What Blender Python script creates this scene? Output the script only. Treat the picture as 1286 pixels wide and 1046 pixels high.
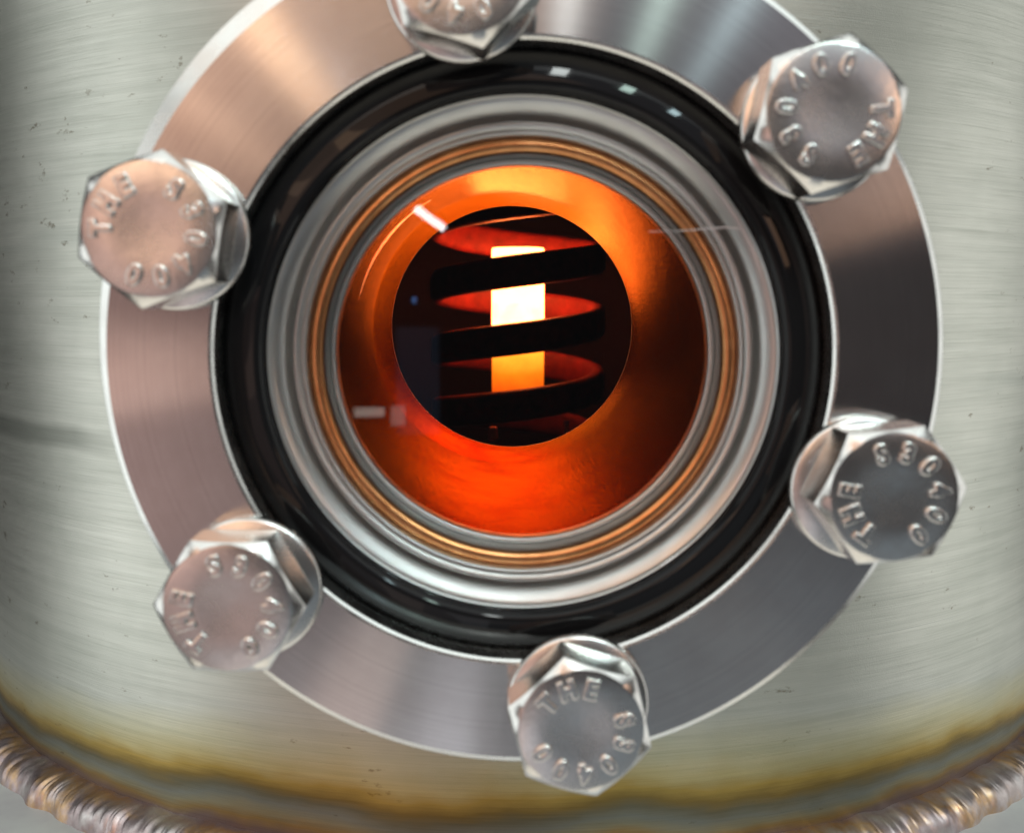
import bpy, bmesh, math, random
from mathutils import Vector, Matrix, noise

random.seed(4)
S = bpy.context.scene
C = S.collection
for o in list(bpy.data.objects):
    bpy.data.objects.remove(o)
PI = math.pi
MM = 0.001

# ------------------------------------------------------------------ camera
FPX, PW = 1246.7, 1286.0                      # focal length and picture width, photograph pixels
CAM = Vector((-2.02, -81.47, 5.27)) * MM
YAW, PITCH = 0.0121, -0.1203
fwd = Vector((math.sin(YAW) * math.cos(PITCH), math.cos(YAW) * math.cos(PITCH), math.sin(PITCH)))
rgt = Vector((math.cos(YAW), -math.sin(YAW), 0))
upv = rgt.cross(fwd)
cd = bpy.data.cameras.new('camera')
cam = bpy.data.objects.new('camera', cd)
C.objects.link(cam)
cam.matrix_world = Matrix(((rgt.x, upv.x, -fwd.x, CAM.x), (rgt.y, upv.y, -fwd.y, CAM.y),
                           (rgt.z, upv.z, -fwd.z, CAM.z), (0, 0, 0, 1)))
cd.sensor_fit = 'HORIZONTAL'
cd.sensor_width = 36
cd.lens = FPX / PW * 36
cd.clip_start = 0.002
cd.clip_end = 50
cd.dof.use_dof = True
cd.dof.focus_distance = 0.135
cd.dof.aperture_fstop = 39
S.camera = cam

# ------------------------------------------------------------------ room light
w = bpy.data.worlds.new('World')
S.world = w
w.use_nodes = True
bg = w.node_tree.nodes['Background']
bg.inputs[0].default_value = (0.98, 0.95, 1.0, 1)
bg.inputs[1].default_value = 0.032


def area(name, loc, target, sx, sy, radiance, col=(1, 1, 1)):
    l = bpy.data.lights.new(name, 'AREA')
    l.shape = 'RECTANGLE'
    l.size, l.size_y = sx, sy
    l.energy = radiance * PI * sx * sy
    l.color = col
    o = bpy.data.objects.new(name, l)
    C.objects.link(o)
    o.location = loc
    d = (Vector(target) - Vector(loc)).normalized()
    o.rotation_euler = d.to_track_quat('-Z', 'Y').to_euler()
    return o


# three ceiling strip lights in a row, up and to the right behind the viewer
for x, wdt, tint_ in ((0.25, 0.095, (0.93, 1.0, 0.98)), (0.68, 0.085, (0.74, 1.0, 0.90)), (1.06, 0.08, (0.70, 0.95, 1.0))):
    area('ceiling_strip_light', (x, -1.55, 1.5), (x, -1.55, 0), wdt, 1.05, 32, tint_)


def room(name, az, th, waz, wth, radiance, col, dist=1.2):
    """an area lamp added for reflections and fill, seen from the window at azimuth az (0 = right, 90 = up) and angle th off the window's axis"""
    a_, t_ = math.radians(az), math.radians(th)
    loc = Vector((math.sin(t_) * math.cos(a_), -math.cos(t_), math.sin(t_) * math.sin(a_))) * dist
    o = area(name, loc, (0, 0, 0), 2 * dist * math.tan(math.radians(waz / 2)), 2 * dist * math.tan(math.radians(wth / 2)), radiance, col)
    n_ = -loc.normalized()                      # faces the window; its height runs along the radial plane
    rad_ = Vector((math.cos(a_), 0, math.sin(a_)))
    yv = (rad_ - n_ * rad_.dot(n_)).normalized()
    xv = yv.cross(-n_)
    o.rotation_euler = Matrix((xv, yv, -n_)).transposed().to_euler()
    return o


room('ceiling_glow', 90, 70, 100, 50, 1.35, (0.94, 1.0, 0.98))
room('left_side_fill', 180, 78, 60, 36, 1.4, (0.95, 1.0, 0.98))  # side lamp added to brighten the chamfers from the left
room('right_side_fill', 355, 92, 60, 40, 1.1, (0.98, 1.0, 0.96))  # added lamp, lifts the chamfers and the vessel wall at the right
room('low_fill', 270, 72, 80, 44, 1.05, (1.0, 0.95, 0.82))  # fill lamp added below for the chamfers, rings and lower wall
room('tan_wall_glow', 122, 36, 40, 40, 1.05, (1.0, 0.62, 0.42))
room('brown_wall_glow', 178, 32, 40, 34, 0.28, (1.0, 0.55, 0.46))
room('pink_wall_glow', 226, 34, 44, 34, 0.25, (1.0, 0.78, 0.76))
room('grey_floor_glow', 285, 36, 56, 34, 0.20, (0.72, 0.88, 1.0))
room('tan_streak_strip', 131, 34, 3, 30, 2.2, (1.0, 0.62, 0.36))  # narrow tan lamps added to draw radial streaks on the flange
room('tan_streak_strip', 146, 40, 2.5, 26, 1.6, (1.0, 0.66, 0.44))
room('brown_streak_strip', 170, 34, 4, 26, 0.55, (1.0, 0.60, 0.50))  # more thin lamps, added to vary the flange's reflections at the left
room('brown_streak_strip', 190, 30, 5, 26, 0.62, (1.0, 0.66, 0.52))
room('lower_streak_strip', 248, 36, 5, 24, 0.6, (1.0, 0.74, 0.62))  # thin lamps added low down for streaks on the flange face
room('lower_streak_strip', 262, 38, 4, 26, 0.55, (0.9, 0.92, 1.0))
room('lilac_wall_glow', 58, 38, 46, 36, 0.34, (0.90, 0.88, 1.0))
area('work_lamp', Vector((-0.075, -1.0, 0.085)) * 1.4, (0, 0, 0), 0.011, 0.052, 22, (0.95, 0.97, 1.0)).rotation_euler.rotate_axis('Z', math.radians(55))
area('screen_glow', Vector((-0.143, -1.0, -0.120)) * 1.3, (0, 0, 0), 0.042, 0.013, 1.9, (1.0, 0.95, 0.85))
area('monitor_glow', Vector((-0.090, -1.0, -0.086)) * 1.3, (0, 0, 0), 0.060, 0.15, 0.11, (0.45, 0.62, 1.0))
area('indicator_light', Vector((-0.093, -1.0, 0.0)) * 1.3, (0, 0, 0), 0.006, 0.008, 2.5, (0.15, 0.4, 1.0))
area('paper_glow', Vector((-0.112, -1.0, -0.124)) * 1.3, (0, 0, 0), 0.020, 0.028, 0.9, (1.0, 0.93, 0.86))
room('desk_lamp', 20, 40, 8, 14, 3.0, (1.0, 0.58, 0.36))

S.view_settings.view_transform = 'Standard'
S.view_settings.look = 'None'
S.view_settings.exposure = 0
S.view_settings.gamma = 1
S.render.engine = 'CYCLES'
S.cycles.caustics_reflective = False
S.cycles.max_bounces = 12


def at(px, py, y):
    """the point of the plane y (mm) seen at a photograph pixel"""
    d = fwd + rgt * ((px - 643) / FPX) - upv * ((py - 523) / FPX)
    t = (y * MM - CAM.y) / d.y
    return CAM + d * t


# ------------------------------------------------------------------ materials
MATS = {}


def mat(name, col=(.5, .5, .5), metal=0.0, rough=0.5, spec=0.5):
    m = bpy.data.materials.new(name)
    m.use_nodes = True
    nt = m.node_tree
    b = nt.nodes['Principled BSDF']
    b.inputs['Base Color'].default_value = (*col, 1)
    b.inputs['Metallic'].default_value = metal
    b.inputs['Roughness'].default_value = rough
    b.inputs['Specular IOR Level'].default_value = spec
    MATS[name] = m
    return m, nt, b


def N(nt, kind, **kw):
    n = nt.nodes.new(kind)
    for k, v in kw.items():
        setattr(n, k, v)
    return n


def coords(nt, scale=(1, 1, 1), offset=(0, 0, 0)):
    tc = N(nt, 'ShaderNodeTexCoord')
    mp = N(nt, 'ShaderNodeMapping')
    mp.inputs['Scale'].default_value = scale
    mp.inputs['Location'].default_value = offset
    nt.links.new(tc.outputs['Object'], mp.inputs[0])
    return mp.outputs[0]


def noise_tex(nt, vec, scale=1.0, detail=3.0, rough=0.5):
    n = N(nt, 'ShaderNodeTexNoise')
    n.inputs['Scale'].default_value = scale
    n.inputs['Detail'].default_value = detail
    n.inputs['Roughness'].default_value = rough
    nt.links.new(vec, n.inputs['Vector'])
    return n.outputs['Fac']


def ramp(nt, fac, stops):
    r = N(nt, 'ShaderNodeValToRGB')
    e = r.color_ramp.elements
    while len(e) < len(stops):
        e.new(0.5)
    for k, (p, c) in enumerate(stops):
        e[k].position = p
        e[k].color = (*c, 1) if len(c) == 3 else c
    nt.links.new(fac, r.inputs[0])
    return r.outputs[0]


def maprange(nt, fac, a, b, c, d):
    n = N(nt, 'ShaderNodeMapRange')
    for i, v in enumerate((a, b, c, d)):
        n.inputs[i + 1].default_value = v
    nt.links.new(fac, n.inputs[0])
    return n.outputs[0]


def mathn(nt, op, a, b=None):
    n = N(nt, 'ShaderNodeMath', operation=op)
    for i, v in enumerate((a, b)):
        if v is None:
            continue
        if isinstance(v, (int, float)):
            n.inputs[i].default_value = v
        else:
            nt.links.new(v, n.inputs[i])
    return n.outputs[0]


def mix(nt, fac, a, b, mode='MIX'):
    n = N(nt, 'ShaderNodeMix', data_type='RGBA', blend_type=mode)
    for sock, v in ((n.inputs[0], fac), (n.inputs[6], a), (n.inputs[7], b)):
        if isinstance(v, (int, float)):
            sock.default_value = v
        elif isinstance(v, tuple):
            sock.default_value = (*v, 1)
        else:
            nt.links.new(v, sock)
    return n.outputs[2]


def bump(nt, b, h, strength, dist):
    n = N(nt, 'ShaderNodeBump')
    n.inputs['Strength'].default_value = strength
    n.inputs['Distance'].default_value = dist
    nt.links.new(h, n.inputs['Height'])
    nt.links.new(n.outputs[0], b.inputs['Normal'])


def radial(nt, b, axis, amount, rot=0.0):
    t = N(nt, 'ShaderNodeTangent', direction_type='RADIAL', axis=axis)
    nt.links.new(t.outputs[0], b.inputs['Tangent'])
    b.inputs['Anisotropic'].default_value = amount
    b.inputs['Anisotropic Rotation'].default_value = rot


# turned flange face: concentric lathe marks, stretched reflections
m, nt, b = mat('turned_steel', (0.66, 0.64, 0.63), 1, 0.30)
radial(nt, b, 'Y', 1.0, 0.25)
tc = N(nt, 'ShaderNodeTexCoord')
sx = N(nt, 'ShaderNodeSeparateXYZ')
nt.links.new(tc.outputs['Object'], sx.inputs[0])
rr = mathn(nt, 'SQRT', mathn(nt, 'ADD', mathn(nt, 'MULTIPLY', sx.outputs[0], sx.outputs[0]),
                             mathn(nt, 'MULTIPLY', sx.outputs[2], sx.outputs[2])))
cb = N(nt, 'ShaderNodeCombineXYZ')
nt.links.new(rr, cb.inputs[0])
groove = noise_tex(nt, cb.outputs[0], 9000, 2, 0.6)
blot = noise_tex(nt, coords(nt, (1, 1, 1)), 160, 4, 0.6)
gl_ = noise_tex(nt, cb.outputs[0], 3200, 3, 0.7)
nt.links.new(mix(nt, 1.0, ramp(nt, gl_, [(0.3, (0.89, 0.89, 0.89)), (0.62, (1, 1, 1))]), ramp(nt, blot, [(0.3, (0.62, 0.595, 0.585)), (0.7, (0.70, 0.69, 0.68))]), 'MULTIPLY'), b.inputs['Base Color'])
nt.links.new(maprange(nt, groove, 0.2, 0.8, 0.15, 0.21), b.inputs['Roughness'])

# smooth machined steel of the edges and seal faces
m, nt, b = mat('machined_steel', (0.74, 0.74, 0.72), 1, 0.26)
n_ = noise_tex(nt, coords(nt), 400, 4, 0.6)
nt.links.new(maprange(nt, n_, 0.3, 0.7, 0.2, 0.34), b.inputs['Roughness'])
m, nt, b = mat('satin_steel', (0.72, 0.73, 0.72), 1, 0.3)
n_ = noise_tex(nt, coords(nt), 600, 4, 0.6)
nt.links.new(maprange(nt, n_, 0.3, 0.7, 0.34, 0.42), b.inputs['Roughness'])

# cold forged bolt steel, a little worn
m, nt, b = mat('bolt_steel', (0.70, 0.69, 0.67), 1, 0.25)
n1 = noise_tex(nt, coords(nt), 350, 5, 0.65)
n2 = noise_tex(nt, coords(nt, offset=(3, 1, 2)), 1500, 3, 0.6)
nt.links.new(ramp(nt, n1, [(0.32, (0.62, 0.60, 0.575)), (0.62, (0.72, 0.71, 0.69))]), b.inputs['Base Color'])
nt.links.new(maprange(nt, n1, 0.3, 0.7, 0.29, 0.22), b.inputs['Roughness'])
bump(nt, b, n2, 0.25, 0.00004)

# copper gasket
m, nt, b = mat('copper', (0.86, 0.40, 0.16), 1, 0.28)
n1 = noise_tex(nt, coords(nt), 500, 4, 0.6)
nt.links.new(ramp(nt, n1, [(0.3, (0.72, 0.30, 0.11)), (0.7, (0.92, 0.46, 0.20))]), b.inputs['Base Color'])

# black rubber
m, nt, b = mat('black_rubber', (0.010, 0.010, 0.011), 0, 0.05, 0.2)
n1 = noise_tex(nt, coords(nt), 900, 3, 0.6)
nt.links.new(maprange(nt, n1, 0.3, 0.7, 0.035, 0.055), b.inputs['Roughness'])

# window glass
m, nt, b = mat('window_glass', (1, 1, 1), 0, 0.0)
b.inputs['Transmission Weight'].default_value = 1
b.inputs['IOR'].default_value = 1.46

# inside of the port tube
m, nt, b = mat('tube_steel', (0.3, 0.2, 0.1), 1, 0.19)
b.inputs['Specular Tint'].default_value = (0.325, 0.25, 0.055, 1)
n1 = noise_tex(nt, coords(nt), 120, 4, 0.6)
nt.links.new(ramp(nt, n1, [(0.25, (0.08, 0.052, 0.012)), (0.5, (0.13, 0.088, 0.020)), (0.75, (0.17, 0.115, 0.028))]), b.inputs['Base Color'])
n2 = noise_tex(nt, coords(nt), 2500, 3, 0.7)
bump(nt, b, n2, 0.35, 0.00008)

m, nt, b = mat('shield_metal', (0.42, 0.24, 0.12), 0.2, 0.6)
m, nt, b = mat('drum_black', (0.022, 0.016, 0.022), 0, 0.8, 0.1)  # near-black for the added drum, so the chamber inside stays dark
m, nt, b = mat('coil_graphite', (0.020, 0.009, 0.008), 0, 0.6, 0.1)
n1 = noise_tex(nt, coords(nt), 300, 4, 0.6)
nt.links.new(ramp(nt, n1, [(0.3, (0.026, 0.0022, 0.0018)), (0.7, (0.066, 0.0055, 0.004))]), b.inputs['Base Color'])
m, nt, b = mat('pin_ceramic', (0.35, 0.12, 0.09), 0, 0.6, 0.3)

# glowing rod: hottest at the top (object z runs from the foot up)
ROD_TOP, ROD_BOT = 312, 512
m, nt, b = mat('hot_rod', (0.02, 0.02, 0.02), 0, 0.8, 0.0)
tc = N(nt, 'ShaderNodeTexCoord')
sz = N(nt, 'ShaderNodeSeparateXYZ')
nt.links.new(tc.outputs['Generated'], sz.inputs[0])
hot = ramp(nt, sz.outputs[2], [(0.0, (0.010, 0.0008, 0.0)), (0.10, (0.020, 0.0018, 0.00005)),
                               (0.22, (0.030, 0.0055, 0.00015)), (0.36, (0.07, 0.015, 0.001)), (0.45, (0.42, 0.075, 0.020)),
                               (0.66, (0.45, 0.085, 0.022)), (0.80, (1.9, 0.36, 0.085)), (1.0, (1.9, 0.36, 0.085))])
n1 = noise_tex(nt, coords(nt), 220, 4, 0.6)
hv = mix(nt, 1.0, hot, ramp(nt, n1, [(0.3, (0.82, 0.76, 0.7)), (0.7, (1, 1, 1))]), 'MULTIPLY')
nt.links.new(hv, b.inputs['Emission Color'])
b.inputs['Emission Strength'].default_value = 55

# brushed chamber wall with heat tint above the weld (heights in metres over the weld)
WELD_Z = -64 * MM
CX, CR, CYF = 2 * MM, 110 * MM, 35 * MM
m, nt, b = mat('brushed_steel', (0.66, 0.67, 0.64), 1, 0.4)
radial(nt, b, 'Z', 0.6, 0.25)
br = noise_tex(nt, coords(nt, (70, 70, 4200)), 1, 5, 0.7)
br2 = noise_tex(nt, coords(nt, (30, 30, 700), (4, 2, 1)), 1, 3, 0.6)
cl = noise_tex(nt, coords(nt, (1, 1, 1), (7, 3, 2)), 28, 4, 0.55)
base = ramp(nt, cl, [(0.3, (0.52, 0.53, 0.475)), (0.7, (0.72, 0.715, 0.65))])
base = mix(nt, 0.4, base, ramp(nt, br, [(0.25, (0.62, 0.64, 0.62)), (0.5, (0.9, 0.9, 0.9)), (0.75, (1, 1, 1))]), 'MULTIPLY')
base = mix(nt, 0.45, base, ramp(nt, br2, [(0.3, (0.72, 0.74, 0.72)), (0.65, (1, 1, 1))]), 'MULTIPLY')
# small rust-brown specks and a few smudges
sp = noise_tex(nt, coords(nt, (300, 300, 620)), 1, 4, 0.6)
spm = noise_tex(nt, coords(nt, (1, 1, 1), (0.031, 0.2, 0.055)), 30, 2, 0.5)
sp = mathn(nt, 'ADD', sp, maprange(nt, spm, 0.35, 0.75, -0.06, 0.06))
base = mix(nt, ramp(nt, sp, [(0.665, (0, 0, 0)), (0.74, (0.75, 0.75, 0.75))]), base, (0.24, 0.21, 0.16))
# sharper, longer scratches
sc = noise_tex(nt, coords(nt, (14, 14, 9000), (0.7, 0.1, 0)), 1, 2, 0.5)
base = mix(nt, ramp(nt, sc, [(0.66, (0, 0, 0)), (0.74, (0.5, 0.5, 0.5))]), base, (0.40, 0.41, 0.38))
sm = noise_tex(nt, coords(nt, (12, 12, 90), (1, 5, 0.3)), 1, 3, 0.5)
base = mix(nt, ramp(nt, sm, [(0.60, (0, 0, 0)), (0.72, (0.45, 0.45, 0.45))]), base, (0.36, 0.39, 0.36))
tc = N(nt, 'ShaderNodeTexCoord')
sz = N(nt, 'ShaderNodeSeparateXYZ')
nt.links.new(tc.outputs['Object'], sz.inputs[0])
hz = mathn(nt, 'SUBTRACT', sz.outputs[2], WELD_Z)
wob = noise_tex(nt, coords(nt, (1, 1, 1), (2, 9, 4)), 38, 3, 0.55)
wob2 = noise_tex(nt, coords(nt, (120, 120, 500)), 1, 3, 0.6)
hz = mathn(nt, 'ADD', hz, mathn(nt, 'MULTIPLY', mathn(nt, 'SUBTRACT', wob, 0.5), 0.0065))
hz = mathn(nt, 'ADD', hz, mathn(nt, 'MULTIPLY', mathn(nt, 'SUBTRACT', wob2, 0.5), 0.0016))
wide = maprange(nt, mathn(nt, 'ABSOLUTE', sz.outputs[0]), 0.03, 0.095, 0.0170, 0.0110)
t = mathn(nt, 'DIVIDE', hz, wide)
tint = ramp(nt, t, [(0.02, (0.34, 0.25, 0.25)), (0.09, (0.50, 0.34, 0.16)), (0.15, (0.46, 0.42, 0.31)),
                    (0.21, (0.36, 0.37, 0.35)), (0.28, (0.30, 0.27, 0.20)), (0.35, (0.42, 0.29, 0.11)),
                    (0.43, (0.76, 0.53, 0.17)), (0.53, (0.92, 0.77, 0.44)), (0.70, (0.98, 0.92, 0.72)), (1.0, (1.0, 1.0, 1.0))])
base = mix(nt, 1.0, base, tint, 'MULTIPLY')
# a wiped, dull smear across the wall at the left
s0 = at(75, 560, 52)
sd = mathn(nt, 'ABSOLUTE', mathn(nt, 'SUBTRACT', mathn(nt, 'ADD', sz.outputs[2], mathn(nt, 'MULTIPLY', mathn(nt, 'SUBTRACT', wob, 0.5), 0.003)),
                                 mathn(nt, 'ADD', s0.z + 0.0008, mathn(nt, 'MULTIPLY', sz.outputs[0], 0.0))))
sf = mathn(nt, 'MULTIPLY', maprange(nt, sd, 0.0008, 0.0021, 0.6, 0.0), maprange(nt, sz.outputs[0], s0.x - CX + 0.001, s0.x - CX + 0.009, 1.0, 0.0))
base = mix(nt, sf, base, (0.22, 0.23, 0.20))
nt.links.new(base, b.inputs['Base Color'])
nt.links.new(maprange(nt, br, 0.2, 0.8, 0.52, 0.40), b.inputs['Roughness'])
gr = noise_tex(nt, coords(nt, (1, 1, 1), (1, 2, 3)), 4500, 2, 0.6)
bump(nt, b, mathn(nt, 'ADD', br, mathn(nt, 'MULTIPLY', gr, 0.5)), 0.5, 0.00006)

# weld bead, heat coloured
m, nt, b = mat('weld_metal', (0.5, 0.42, 0.4), 1, 0.3)
n1 = noise_tex(nt, coords(nt), 70, 5, 0.6)
n2 = noise_tex(nt, coords(nt, offset=(5, 5, 5)), 700, 3, 0.6)
base = ramp(nt, n1, [(0.30, (0.66, 0.64, 0.64)), (0.42, (0.60, 0.52, 0.51)), (0.49, (0.62, 0.42, 0.25)),
                     (0.56, (0.50, 0.41, 0.42)), (0.68, (0.68, 0.67, 0.66))])
base = mix(nt, 0.5, base, ramp(nt, n2, [(0.3, (0.58, 0.54, 0.52)), (0.7, (1, 1, 1))]), 'MULTIPLY')
nt.links.new(base, b.inputs['Base Color'])
nt.links.new(maprange(nt, n2, 0.3, 0.7, 0.52, 0.36), b.inputs['Roughness'])

m, nt, b = mat('plate_steel', (0.62, 0.64, 0.64), 0.45, 0.45)
n1 = noise_tex(nt, coords(nt), 45, 5, 0.6)
base = ramp(nt, n1, [(0.3, (0.50, 0.48, 0.52)), (0.6, (0.68, 0.70, 0.69))])
sp = noise_tex(nt, coords(nt), 300, 2, 0.5)
base = mix(nt, ramp(nt, sp, [(0.72, (0, 0, 0)), (0.77, (0.8, 0.8, 0.8))]), base, (0.1, 0.09, 0.09))
nt.links.new(base, b.inputs['Base Color'])

m, nt, b = mat('white_fibre', (0.75, 0.72, 0.74), 0, 0.6)
b.inputs['Transmission Weight'].default_value = 0.0


# ------------------------------------------------------------------ mesh helpers
def link(name, me, material, parent=None, smooth=True, sharp=None):
    o = bpy.data.objects.new(name, me)
    C.objects.link(o)
    if material and not me.materials:
        me.materials.append(MATS[material])
    if smooth:
        for p in me.polygons:
            p.use_smooth = True
        if sharp is not None:
            me.set_sharp_from_angle(angle=math.radians(sharp))
    if parent:
        o.parent = parent
    return o


def lathe(profile, n=192, closed=False, endy=None):
    """revolve (r, y) pairs in millimetres round the y axis"""
    bm = bmesh.new()
    loops = []
    for r, y in profile:
        loops.append([bm.verts.new((r * MM * math.cos(2 * PI * k / n), y * MM, r * MM * math.sin(2 * PI * k / n)))
                      for k in range(n)])
    pairs = list(zip(loops, loops[1:]))
    if closed:
        pairs.append((loops[-1], loops[0]))
    for a, c in pairs:
        for k in range(n):
            bm.faces.new((a[k], a[(k + 1) % n], c[(k + 1) % n], c[k]))
    bmesh.ops.recalc_face_normals(bm, faces=bm.faces)
    me = bpy.data.meshes.new('ring')
    bm.to_mesh(me)
    bm.free()
    return me


def empty(name, loc=(0, 0, 0)):
    o = bpy.data.objects.new(name, None)
    o.empty_display_size = 0.005
    C.objects.link(o)
    o.location = loc
    return o


def tag(o, label, cat, group=None):
    o['label'] = label
    o['category'] = cat
    if group:
        o['group'] = group
    return o


def tube_mesh(pts, rad, n=10, cap=True):
    bm = bmesh.new()
    rings = []
    for i, p in enumerate(pts):
        a = pts[max(i - 1, 0)]
        c = pts[min(i + 1, len(pts) - 1)]
        d = (c - a).normalized()
        u = d.cross(Vector((0.13, 0.21, 0.97))).normalized()
        v = d.cross(u)
        r = rad[i] if isinstance(rad, (list, tuple)) else rad
        rings.append([bm.verts.new(p + u * r * math.cos(2 * PI * k / n) + v * r * math.sin(2 * PI * k / n)) for k in range(n)])
    for a, c in zip(rings, rings[1:]):
        for k in range(n):
            bm.faces.new((a[k], a[(k + 1) % n], c[(k + 1) % n], c[k]))
    if cap:
        bm.faces.new(rings[0][::-1])
        bm.faces.new(rings[-1])
    bmesh.ops.recalc_face_normals(bm, faces=bm.faces)
    me = bpy.data.meshes.new('tube')
    bm.to_mesh(me)
    bm.free()
    return me


# ------------------------------------------------------------------ the chamber
AX = Vector((CX, CYF + CR, 0))                 # axis of the upright vessel
chamber = tag(empty('vacuum_chamber', (AX.x, AX.y, WELD_Z)),
              'brushed stainless steel vessel behind the round window, heat tinted above its weld', 'chamber')


def world_child(o, parent):
    o.parent = parent
    o.matrix_parent_inverse = Matrix.Translation(-Vector(parent.location))
    return o


def cyl_pt(a, z, r=CR):
    return Vector((r * math.sin(a), -r * math.cos(a), z))     # a = 0 faces the viewer


bm = bmesh.new()
ZT, ZB = 0.105, WELD_Z - 0.002
angs = [math.radians(-180 + 3 * k) for k in range(34)] + [math.radians(-78 + 1.0 * k) for k in range(157)] + \
       [math.radians(81 + 3 * k) for k in range(33)]
zs = [ZB + (ZT - ZB) * k / 84 for k in range(85)]
grid = [[bm.verts.new(cyl_pt(a, z) + Vector((0, 0, 0))) for z in zs] for a in angs]
na = len(angs)
for i in range(na):
    for j in range(len(zs) - 1):
        q = (grid[i][j], grid[(i + 1) % na][j], grid[(i + 1) % na][j + 1], grid[i][j + 1])
        c = sum((v.co for v in q), Vector()) / 4
        if c.y < 0 and math.hypot(c.x + CX, c.z) < 0.0225:
            continue                            # the port's opening, behind the flange
        bm.faces.new(q)
bmesh.ops.recalc_face_normals(bm, faces=bm.faces)
me = bpy.data.meshes.new('shell')
bm.to_mesh(me)
bm.free()
shell = link('shell', me, 'brushed_steel')
shell.location = (AX.x, AX.y, 0)
world_child(shell, chamber)

# weld bead in the corner of the shell and the base plate
bm = bmesh.new()
rows = []
A0, A1 = math.radians(-88), math.radians(88)
NU, NV = 2600, 12
rnd = random.Random(9)
ripples = []
a = A0
while a < A1:
    st = rnd.uniform(0.004, 0.0190)
    ripples.append((a, st, rnd.uniform(0.25, 1.6)))
    a += st
ri = 0
stops_ = [math.radians(-37.0), math.radians(31.5), math.radians(58)]    # where one weld run ends on the next
for i in range(NU + 1):
    a = A0 + (A1 - A0) * i / NU
    row = []
    for j in range(NV + 1):
        v = j / NV
        # chevron: the crest of each ripple lags in the middle of the bead
        aa = a + 0.010 * math.sin(PI * v) + 0.0025 * noise.noise(Vector((a * 60, v * 3, 1)))
        while ri + 1 < len(ripples) and ripples[ri + 1][0] <= a:
            ri += 1
        k = ri
        while k + 1 < len(ripples) and ripples[k + 1][0] <= aa:
            k += 1
        ph = min(max((aa - ripples[k][0]) / ripples[k][1], 0), 1)
        rip = ((1 - ph) ** 0.7 * min(ph / 0.16, 1)) * ripples[k][2]
        h = 0.0030 + 0.00022 * rip + 0.0010 * noise.noise(Vector((a * 19, 0.3, 5))) + 0.0006 * noise.noise(Vector((a * 47, v * 1.5, 2))) + 0.0003 * noise.noise(Vector((a * 90, v * 2, 8)))
        for s_ in stops_:
            d_ = (aa - s_) / 0.012
            if abs(d_) < 1:
                h -= 0.0010 * (1 - abs(d_))
        leg_up = 0.0036 + 0.0005 * noise.noise(Vector((a * 30, 2, 0)))
        leg_out = 0.0056 + 0.0008 * noise.noise(Vector((a * 26, 7, 0)))
        ang = v * PI / 2
        # rounded fillet: from the wall (v = 0) out onto the plate (v = 1)
        e = math.sin(2 * ang) * h * 0.5
        rr_ = CR - 0.0003 + leg_out * v + e * 0.75
        zz = WELD_Z + leg_up * (1 - v) - 0.0036 + e * 0.75 - (0.0006 if v == 1 else 0)
        row.append(bm.verts.new(cyl_pt(a, zz, rr_)))
    rows.append(row)
for r0, r1 in zip(rows, rows[1:]):
    for j in range(NV):
        bm.faces.new((r0[j], r1[j], r1[j + 1], r0[j + 1]))
bmesh.ops.recalc_face_normals(bm, faces=bm.faces)
me = bpy.data.meshes.new('weld_bead')
bm.to_mesh(me)
bm.free()
wb = link('weld_bead', me, 'weld_metal')
wb['label'] = 'rippled weld bead with straw and purple heat colours'
wb.location = (AX.x, AX.y, 0)
world_child(wb, chamber)

# base plate under the vessel (a thick disc with a rounded rim)
bm = bmesh.new()
n = 160
prof = [(0.001, -3.5), (150, -3.5), (152, -4.2), (152.6, -6), (152.6, -22), (0.001, -22)]
loops = [[bm.verts.new((r * MM * math.cos(2 * PI * k / n), r * MM * math.sin(2 * PI * k / n), z * MM + WELD_Z)) for k in range(n)] for r, z in prof]
for a_, c_ in zip(loops, loops[1:]):
    for k in range(n):
        bm.faces.new((a_[k], a_[(k + 1) % n], c_[(k + 1) % n], c_[k]))
bmesh.ops.recalc_face_normals(bm, faces=bm.faces)
me = bpy.data.meshes.new('base_plate')
bm.to_mesh(me)
bm.free()
bp = link('base_plate', me, 'plate_steel', sharp=40)
bp.location = (AX.x, AX.y, 0)
world_child(bp, chamber)

# closed black drum added inside the shell to keep its interior dark, with the port's opening in it
bm = bmesh.new()
RL = 0.1045
angs = [math.radians(3 * k) for k in range(120)]
zs = [-0.062 + 0.006 * k for k in range(27)]
grid = [[bm.verts.new(cyl_pt(a, z, RL)) for z in zs] for a in angs]
for i in range(120):
    for j in range(len(zs) - 1):
        q = (grid[i][j], grid[(i + 1) % 120][j], grid[(i + 1) % 120][j + 1], grid[i][j + 1])
        c = sum((v.co for v in q), Vector()) / 4
        if c.y < 0 and math.hypot(c.x + CX, c.z) < 0.026:
            continue
        bm.faces.new(q)
bm.faces.new([g[0] for g in grid])
bm.faces.new([g[-1] for g in grid][::-1])
me = bpy.data.meshes.new('dark_drum')
bm.to_mesh(me)
bm.free()
ln = link('dark_drum', me, 'drum_black', smooth=False)
ln.location = (AX.x, AX.y, 0)
world_child(ln, chamber)

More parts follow.
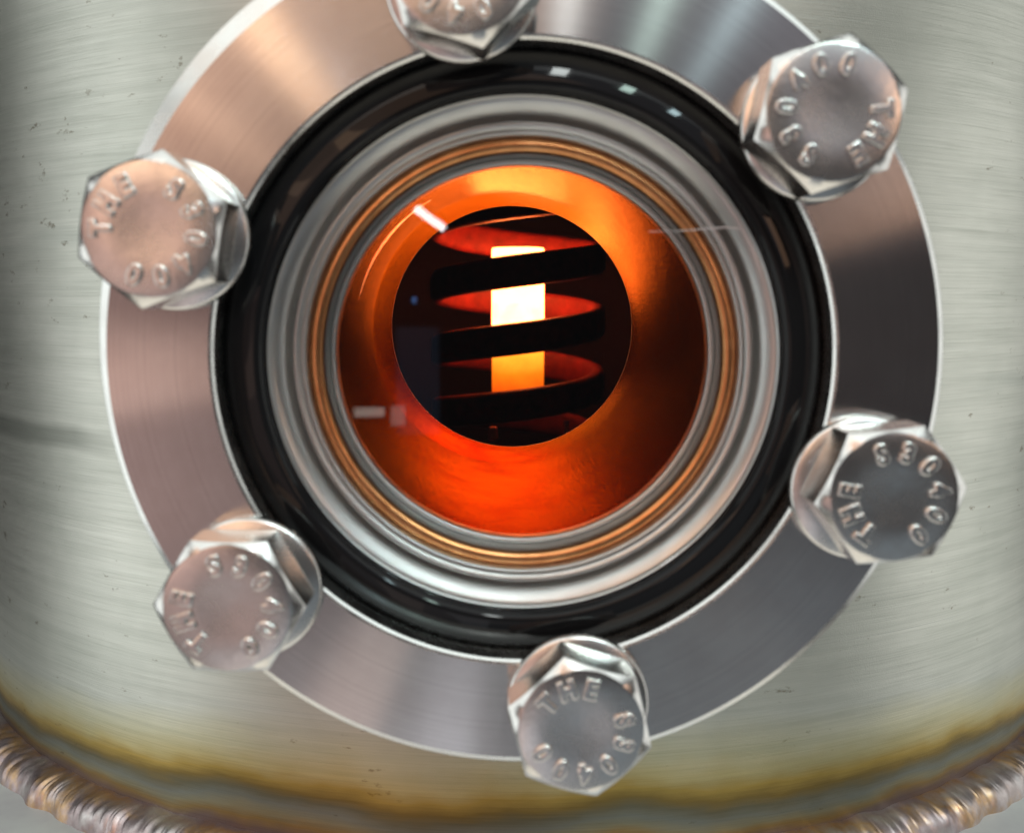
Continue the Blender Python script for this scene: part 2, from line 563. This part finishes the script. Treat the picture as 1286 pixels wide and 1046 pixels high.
# port tube: from the flange through the wall, cut shallower above and below than at the sides
TR_IN, TR_OUT = 18.5, 19.3
hc = at(643, 412, 68)                         # middle of the hole at the tube's far end
bm = bmesh.new()
n, ny = 160, 58
gi, go = [], []
for k in range(n):
    ph = 2 * PI * k / n
    s_ = math.sin(ph)
    ye = 67.9
    ci, si = math.cos(ph), math.sin(ph)
    gi.append([bm.verts.new((TR_IN * MM * ci, (9.6 + (ye - 9.6) * j / ny) * MM, TR_IN * MM * si)) for j in range(ny + 1)])
    go.append([bm.verts.new((TR_OUT * MM * ci, (9.6 + (ye - 9.6) * j / ny) * MM, TR_OUT * MM * si)) for j in range(ny + 1)])
for k in range(n):
    k2 = (k + 1) % n
    for j in range(ny):
        bm.faces.new((gi[k][j], gi[k2][j], gi[k2][j + 1], gi[k][j + 1]))
        bm.faces.new((go[k][j], go[k][j + 1], go[k2][j + 1], go[k2][j]))
    bm.faces.new((gi[k][ny], gi[k2][ny], go[k2][ny], go[k][ny]))
    bm.faces.new((gi[k][0], go[k][0], go[k2][0], gi[k2][0]))
bm.verts.index_update()
outer_ = {v.index for col_ in go for v in col_}
for v in bm.verts:                              # the tube is set a touch askew
    f_ = (v.co.y / MM - 9.6) / 58
    v.co.x += (hc.x - 1.1 * MM) * f_
    v.co.z += (hc.z + 0.4 * MM) * f_
    if v.co.y > 56 * MM:                        # a turned-in lip ends at the hole
        g_ = (v.co.y / MM - 56) / 11.9
        q_ = Vector((v.co.x - hc.x, 0, v.co.z - hc.z))
        R_ = q_.length / MM
        want = 17.95 + (0.8 if v.index in outer_ else 0.0)
        q_ *= 1 + (want / R_ - 1) * g_
        v.co.x, v.co.z = hc.x + q_.x, hc.z + q_.z
bmesh.ops.recalc_face_normals(bm, faces=bm.faces)
me = bpy.data.meshes.new('port_tube')
bm.to_mesh(me)
bm.free()
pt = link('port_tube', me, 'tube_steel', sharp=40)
pt['label'] = 'inside of the port tube, lit orange by the hot rod'
world_child(pt, chamber)

# shield plate behind the tube's end with a round hole
me = lathe([(18.0, 68.0), (30, 68.0), (30, 68.7), (18.0, 68.7)], 160, closed=True)
sh = link('heat_shield', me, 'shield_metal', sharp=40)
sh.location = (hc.x, 0, hc.z)
world_child(sh, chamber)

# the chamber's own flange under the window flange, a little out of line with it
me = lathe([(20, 12.9), (33.9, 12.9), (34.7, 13.7), (34.7, 24.6), (33.9, 25.4), (20, 25.4)], 192, closed=True)
mf = link('port_flange', me, 'machined_steel', sharp=30)
mf.location = (-0.55 * MM, 0, 0.65 * MM)
world_child(mf, chamber)
me = lathe([(19.2, 25.4), (21.0, 25.4), (21.0, 36.8), (19.2, 36.8)], 128, closed=True)
world_child(link('port_neck', me, 'machined_steel', sharp=30), chamber)

# ------------------------------------------------------------------ the window flange
view = tag(empty('viewport_flange', (0, 12.7 * MM, 0)),
           'round bolted steel flange with a glass window glowing orange', 'viewport')


def vpart(name, me, material, sharp=30):
    return world_child(link(name, me, material, sharp=sharp), view)


fr = vpart('flange_ring', lathe([(25.9, 0), (34.15, 0)], 256), 'turned_steel')
fr.name = 'flange_face'
me = lathe([(34.15, 0), (34.6, 0.26), (34.66, 0.34), (34.68, 0.44), (34.68, 12.7), (19.3, 12.7), (19.3, 7.6),
            (25.4, 7.0), (25.4, 0.62), (25.5, 0.25), (25.68, 0.06), (25.9, 0)], 256)
for v in me.vertices:                           # the rim is turned a little off centre: its chamfer is wider at the upper left
    r_ = math.hypot(v.co.x, v.co.z) / MM
    if r_ > 34.2:
        c_ = max(0.0, math.cos(math.atan2(v.co.z, v.co.x) - math.radians(128))) ** 4
        k_ = 1 + 1.05 / r_ * c_
        v.co.x *= k_
        v.co.z *= k_
        if v.co.y < 1 * MM:
            v.co.y *= 1 + 1.2 * c_
fb = vpart('flange_body', me, 'machined_steel', 16)

# black seal ring, softly domed
pr = []
for k in range(25):
    t_ = -1 + 2 * k / 24
    pr.append((23.52 + 1.83 * t_, 1.2 + (1.25 * ((t_ + 0.62) / 1.62) ** 2 if t_ > -0.62 else 5.0 * (t_ + 0.62) ** 2)))
pr += [(25.35, 6.5), (21.69, 6.5)]
vpart('seal_ring', lathe(pr, 256, closed=True), 'black_rubber', 50)

# steel seat of the window: rounded bead, groove, two fine ridges
pr = [(22.3, 6.6), (22.25, 4.6), (22.1, 4.05), (21.9, 3.86), (21.65, 3.86), (21.4, 3.98), (21.1, 4.17), (20.8, 4.40), (20.55, 4.64), (20.4, 4.9),
      (20.33, 5.5), (20.1, 5.9), (19.9, 5.5), (19.86, 4.7), (19.76, 4.56), (19.6, 4.55), (19.4, 4.64), (19.22, 4.78),
      (19.14, 4.95), (19.08, 4.72), (18.98, 4.66), (18.84, 4.74), (18.7, 4.92), (18.66, 5.3), (18.66, 6.9)]
vpart('window_seat', lathe(pr, 256), 'satin_steel', 70)
pr = [(18.05 + 0.66 * math.cos(2 * PI * k / 24), 5.95 + 0.62 * math.sin(2 * PI * k / 24)) for k in range(24)]
g = vpart('copper_gasket', lathe(pr, 256, closed=True), 'copper', 80)
g['label'] = 'thin copper ring round the window opening'
pr = [(18.8, 6.6), (17.5, 6.7), (17.35, 7.6), (17.3, 8.2)]
for k in range(11):
    a_ = PI * k / 10
    pr.append((16.98 + 0.28 * math.cos(a_), 8.3 - 0.3 * math.sin(a_)))
pr += [(16.7, 9.4), (17.85, 9.65)]
vpart('inner_rim', lathe(pr, 256), 'satin_steel', 70)
pr = [(0.0005, 2.3), (21.4, 2.3), (21.68, 2.55), (21.68, 3.5), (0.0005, 3.5)]
gl = vpart('window_pane', lathe(pr, 192), 'window_glass', 30)

# ------------------------------------------------------------------ bolts and washers
TXT = {}


def glyph(ch):
    if ch in TXT:
        return TXT[ch]
    cu = bpy.data.curves.new('glyph', 'FONT')
    cu.body = ch
    cu.size = 2.0 * MM
    cu.extrude = 0.14 * MM
    cu.offset = 0.06 * MM
    cu.bevel_depth = 0.13 * MM
    cu.bevel_resolution = 2
    cu.resolution_u = 4
    cu.align_x = 'CENTER'
    cu.align_y = 'CENTER'
    o = bpy.data.objects.new('glyph', cu)
    C.objects.link(o)
    bpy.context.view_layer.update()
    me = bpy.data.meshes.new_from_object(o.evaluated_get(bpy.context.evaluated_depsgraph_get()))
    bpy.data.objects.remove(o)
    bpy.data.curves.remove(cu)
    for v in me.vertices:                       # upright in the head's plane: letter x -> x, y -> z, depth -> -y
        x, y, z = v.co
        v.co = (x * 0.92, -z, y)
    xs = [v.co.x for v in me.vertices]
    zz_ = [v.co.z for v in me.vertices]
    ox, oz = (max(xs) + min(xs)) / 2, (max(zz_) + min(zz_)) / 2
    for v in me.vertices:
        v.co.x -= ox
        v.co.z -= oz
    me.materials.clear()
    me.materials.append(MATS['bolt_steel'])
    for p in me.polygons:
        p.use_smooth = True
    me.set_sharp_from_angle(angle=math.radians(60))
    TXT[ch] = me
    return me


AF, HH, R0 = 10.5, 4.6, 5.0


def head_mesh():
    bm = bmesh.new()
    n = 96
    loops = []

    def loop(f):
        loops.append([bm.verts.new(f(2 * PI * k / n)) for k in range(n)])

    def hexr(a):
        m_ = (a % (PI / 3)) - PI / 6
        return AF / 2 / math.cos(m_)                # corner at a = 0

    def P(r, h, a):
        return (r * MM * math.cos(a), -h * MM, r * MM * math.sin(a))
    loop(lambda a: P(hexr(a) - 0.25, 0.0, a))
    loop(lambda a: P(hexr(a), 0.25, a))
    loop(lambda a: P(hexr(a) - 0.02, HH - (hexr(a) - R0) * 0.62 - 0.12, a))
    loop(lambda a: P(hexr(a) - 0.14, HH - (hexr(a) - R0) * 0.62, a))
    loop(lambda a: P(R0 + 0.06, HH - 0.05, a))
    loop(lambda a: P(R0 - 0.16, HH, a))
    loop(lambda a: P(R0 * 0.55, HH - 0.02, a))
    loop(lambda a: P(R0 * 0.42, HH - 0.05, a))
    loop(lambda a: P(R0 * 0.2, HH - 0.11, a))
    loop(lambda a: P(0.02, HH - 0.12, a))
    for a_, c_ in zip(loops, loops[1:]):
        for k in range(n):
            bm.faces.new((a_[k], a_[(k + 1) % n], c_[(k + 1) % n], c_[k]))
    bm.faces.new(loops[0][::-1])
    bm.faces.new(loops[-1])
    bmesh.ops.recalc_face_normals(bm, faces=bm.faces)
    me = bpy.data.meshes.new('hex_head')
    bm.to_mesh(me)
    bm.free()
    me.materials.append(MATS['bolt_steel'])
    for p in me.polygons:
        p.use_smooth = True
    me.set_sharp_from_angle(angle=math.radians(24))
    return me


head_me = head_mesh()
shank_me = lathe([(3.0, 1.1), (3.0, 26.0), (2.4, 27)], 32)
wash_me = lathe([(3.3, 0.02), (3.3, 1.15), (5.75, 1.15), (5.95, 1.0), (6.02, 0.8), (6.02, 0.25), (5.9, 0.02)], 96, closed=True)
for v in wash_me.vertices:
    v.co.y = -v.co.y
for v in shank_me.vertices:
    v.co.y -= 1.3 * MM
wash_me.flip_normals()

BOLTS = [  # angle on the flange, corner angle, centre angle of the word, tilt, label of bolt, label of washer
    (39.38, 18, -27, 'stamped hex bolt at the upper right of the flange', 'washer under the upper right bolt, overhanging the black ring'),
    (99.38, 45, 95, 'hex bolt at the top, cut off by the picture edge', 'washer under the top bolt cut by the picture edge'),
    (159.38, 20, 148, 'stamped hex bolt at the upper left of the flange', 'washer under the upper left bolt'),
    (219.38, -1, 197, 'stamped hex bolt at the lower left of the flange', 'washer under the lower left bolt'),
    (279.38, 43, 108, 'stamped hex bolt at the bottom of the flange', 'washer under the bottom bolt'),
    (339.38, 6, 202, 'stamped hex bolt at the right of the flange', 'washer under the right hand bolt, showing on its left'),
]
SHIFT = {5: (2.1, 0.3), 4: (-0.8, -0.1), 3: (-1.2, -0.5), 0: (0.0, 0.2), 2: (-1.2, -0.3), 1: (0, 0.4)}   # loose fit of each bolt in its hole
BCR = 29.55
for k, (ang, hexa, word, bl, wl) in enumerate(BOLTS):
    a_ = math.radians(ang)
    dx, dz = SHIFT.get(k, (0, 0))
    base = Vector((BCR * MM * math.cos(a_) + dx * 0.5 * MM, 0, BCR * MM * math.sin(a_) + dz * 0.5 * MM))
    wsh = link('washer', wash_me, 'bolt_steel', sharp=40)
    wsh.location = base + Vector((-dx * 0.3 * MM, 0, -dz * 0.3 * MM)) + Vector((0.2 * MM * math.cos(k * 2.1), 0, 0.2 * MM * math.sin(k * 2.1)))
    tag(wsh, wl, 'washer', 'flat washers under the flange bolts')
    bolt = tag(empty('hex_bolt', base + Vector((0, -1.18 * MM, 0))), bl, 'bolt', 'hex bolts round the window flange')
    hd = link('head', head_me, None, bolt, smooth=False)
    hd.rotation_euler = (0, -math.radians(hexa), 0)
    sk = link('shank', shank_me, 'machined_steel', bolt, sharp=40)

    def put(ch, deg, rad=3.58):
        # tops outward; hd is turned about y, so undo its turn
        o = bpy.data.objects.new('letter', glyph(ch))
        C.objects.link(o)
        o.parent = hd
        d = math.radians(deg - hexa)
        o.location = (rad * MM * math.cos(d), -(HH + 0.02) * MM, rad * MM * math.sin(d))
        o.rotation_euler = (0, -(d - PI / 2), 0)
    for i_, ch in enumerate('THE'):
        put(ch, word + 31 - 31 * i_)
    for i_, ch in enumerate('S30400'):
        put(ch, word + 180 + 82 - 33 * i_ + 5)

# ------------------------------------------------------------------ inside: hot rod and coil
YD = 145.0
PXM = lambda y: FPX / ((y + 81.47))             # photograph pixels per millimetre at a depth
top_ = at(650.5, ROD_TOP, YD)
bot_ = at(650.0, ROD_BOT, YD)
rod_r = 32.5 / PXM(YD) * MM
rh = top_.z - bot_.z
bm = bmesh.new()
n = 64
pr = [(0.02, 0), (0.94, 0), (1, 0.01), (1, 0.985), (0.965, 1.0), (0.02, 1.0)]
loops = [[bm.verts.new((rod_r * r * math.cos(2 * PI * k / n), rod_r * r * math.sin(2 * PI * k / n), rh * h)) for k in range(n)] for r, h in pr]
for a_, c_ in zip(loops, loops[1:]):
    for k in range(n):
        bm.faces.new((a_[k], a_[(k + 1) % n], c_[(k + 1) % n], c_[k]))
bm.faces.new(loops[0][::-1])
bm.faces.new(loops[-1])
bmesh.ops.recalc_face_normals(bm, faces=bm.faces)
me = bpy.data.meshes.new('hot_rod')
bm.to_mesh(me)
bm.free()
rod = link('hot_rod', me, 'hot_rod', sharp=40)
rod.location = (top_.x, YD * MM, bot_.z)
tag(rod, 'white hot upright rod glowing inside the dark coil', 'rod')

# helical coil round the rod, of flattened dark bar
cr = 100 / PXM(YD) * MM
yfront = YD - cr / MM
pitch = 84 / PXM(yfront) * MM
mid = at(650, 425, yfront)                      # middle of the second front band
bh = 20.5 / PXM(yfront) * MM                    # half height of the bar
bt = 1.6 * MM                                   # half thickness
bm = bmesh.new()
rows = []
T0, T1 = -2.62, 2.60
steps = 420
for i in range(steps + 1):
    t_ = T0 + (T1 - T0) * i / steps             # in turns; t = 0 is the front middle of band two
    th = 2 * PI * t_
    cen = Vector((top_.x + cr * math.sin(th), YD * MM - cr * math.cos(th), mid.z + pitch * t_))
    out = Vector((math.sin(th), -math.cos(th), 0))
    ring = []
    for q in range(12):
        u = 2 * PI * q / 12
        cu, su = math.cos(u), math.sin(u)
        ex = math.copysign(abs(cu) ** 0.6, cu) * bt
        ez = math.copysign(abs(su) ** 0.6, su) * bh
        ring.append(bm.verts.new(cen + out * ex + Vector((0, 0, ez))))
    rows.append(ring)
for r0, r1 in zip(rows, rows[1:]):
    for q in range(12):
        bm.faces.new((r0[q], r0[(q + 1) % 12], r1[(q + 1) % 12], r1[q]))
bm.faces.new(rows[0][::-1])
bm.faces.new(rows[-1])
bmesh.ops.recalc_face_normals(bm, faces=bm.faces)
for v in bm.verts:
    v.co -= Vector((top_.x, YD * MM, mid.z))
me = bpy.data.meshes.new('heating_coil')
bm.to_mesh(me)
bm.free()
coil = link('heating_coil', me, 'coil_graphite', sharp=50)
coil.location = (top_.x, YD * MM, mid.z)
tag(coil, 'dark spiral coil wound round the glowing rod', 'coil')

# two short pins under the coil and a dark post beside it
for (px, py0, py1, wpx, lab) in ((619.5, 536, 552, 6.5, 'small dull red pin below the coil, left one'),
                                (711, 528, 548, 3.8, 'small dull red pin below the coil, right one')):
    p0 = at(px, py0, yfront + 2)
    p1 = at(px, py1, yfront + 2)
    r_ = wpx / PXM(yfront) * MM
    pts = [Vector((0, 0, 0)), Vector((0, 0, (p0.z - p1.z) * 0.15)), Vector((0, 0, (p0.z - p1.z) * 0.5)), Vector((0, 0, p0.z - p1.z))]
    o = link('coil_pin', tube_mesh(pts, [r_ * 0.6, r_, r_ * 0.9, r_ * 0.8], 16), 'pin_ceramic', sharp=50)
    o.location = p1
    tag(o, lab, 'pin', 'pins under the coil')

# ------------------------------------------------------------------ a fibre on the glass
pts = [at(x, y, 2.22) for x, y in ((815, 291), (845, 290.5), (870, 289), (892, 287), (912, 285.8), (926, 287.2), (938, 291))]
p0 = pts[0].copy()
fb_ = link('fibre', tube_mesh([p - p0 for p in pts], [0.015 * MM, 0.02 * MM, 0.035 * MM, 0.05 * MM, 0.055 * MM, 0.05 * MM, 0.02 * MM], 6), 'white_fibre')
fb_.location = p0
tag(fb_, 'fine white fibre lying on the glass at the right', 'fibre')
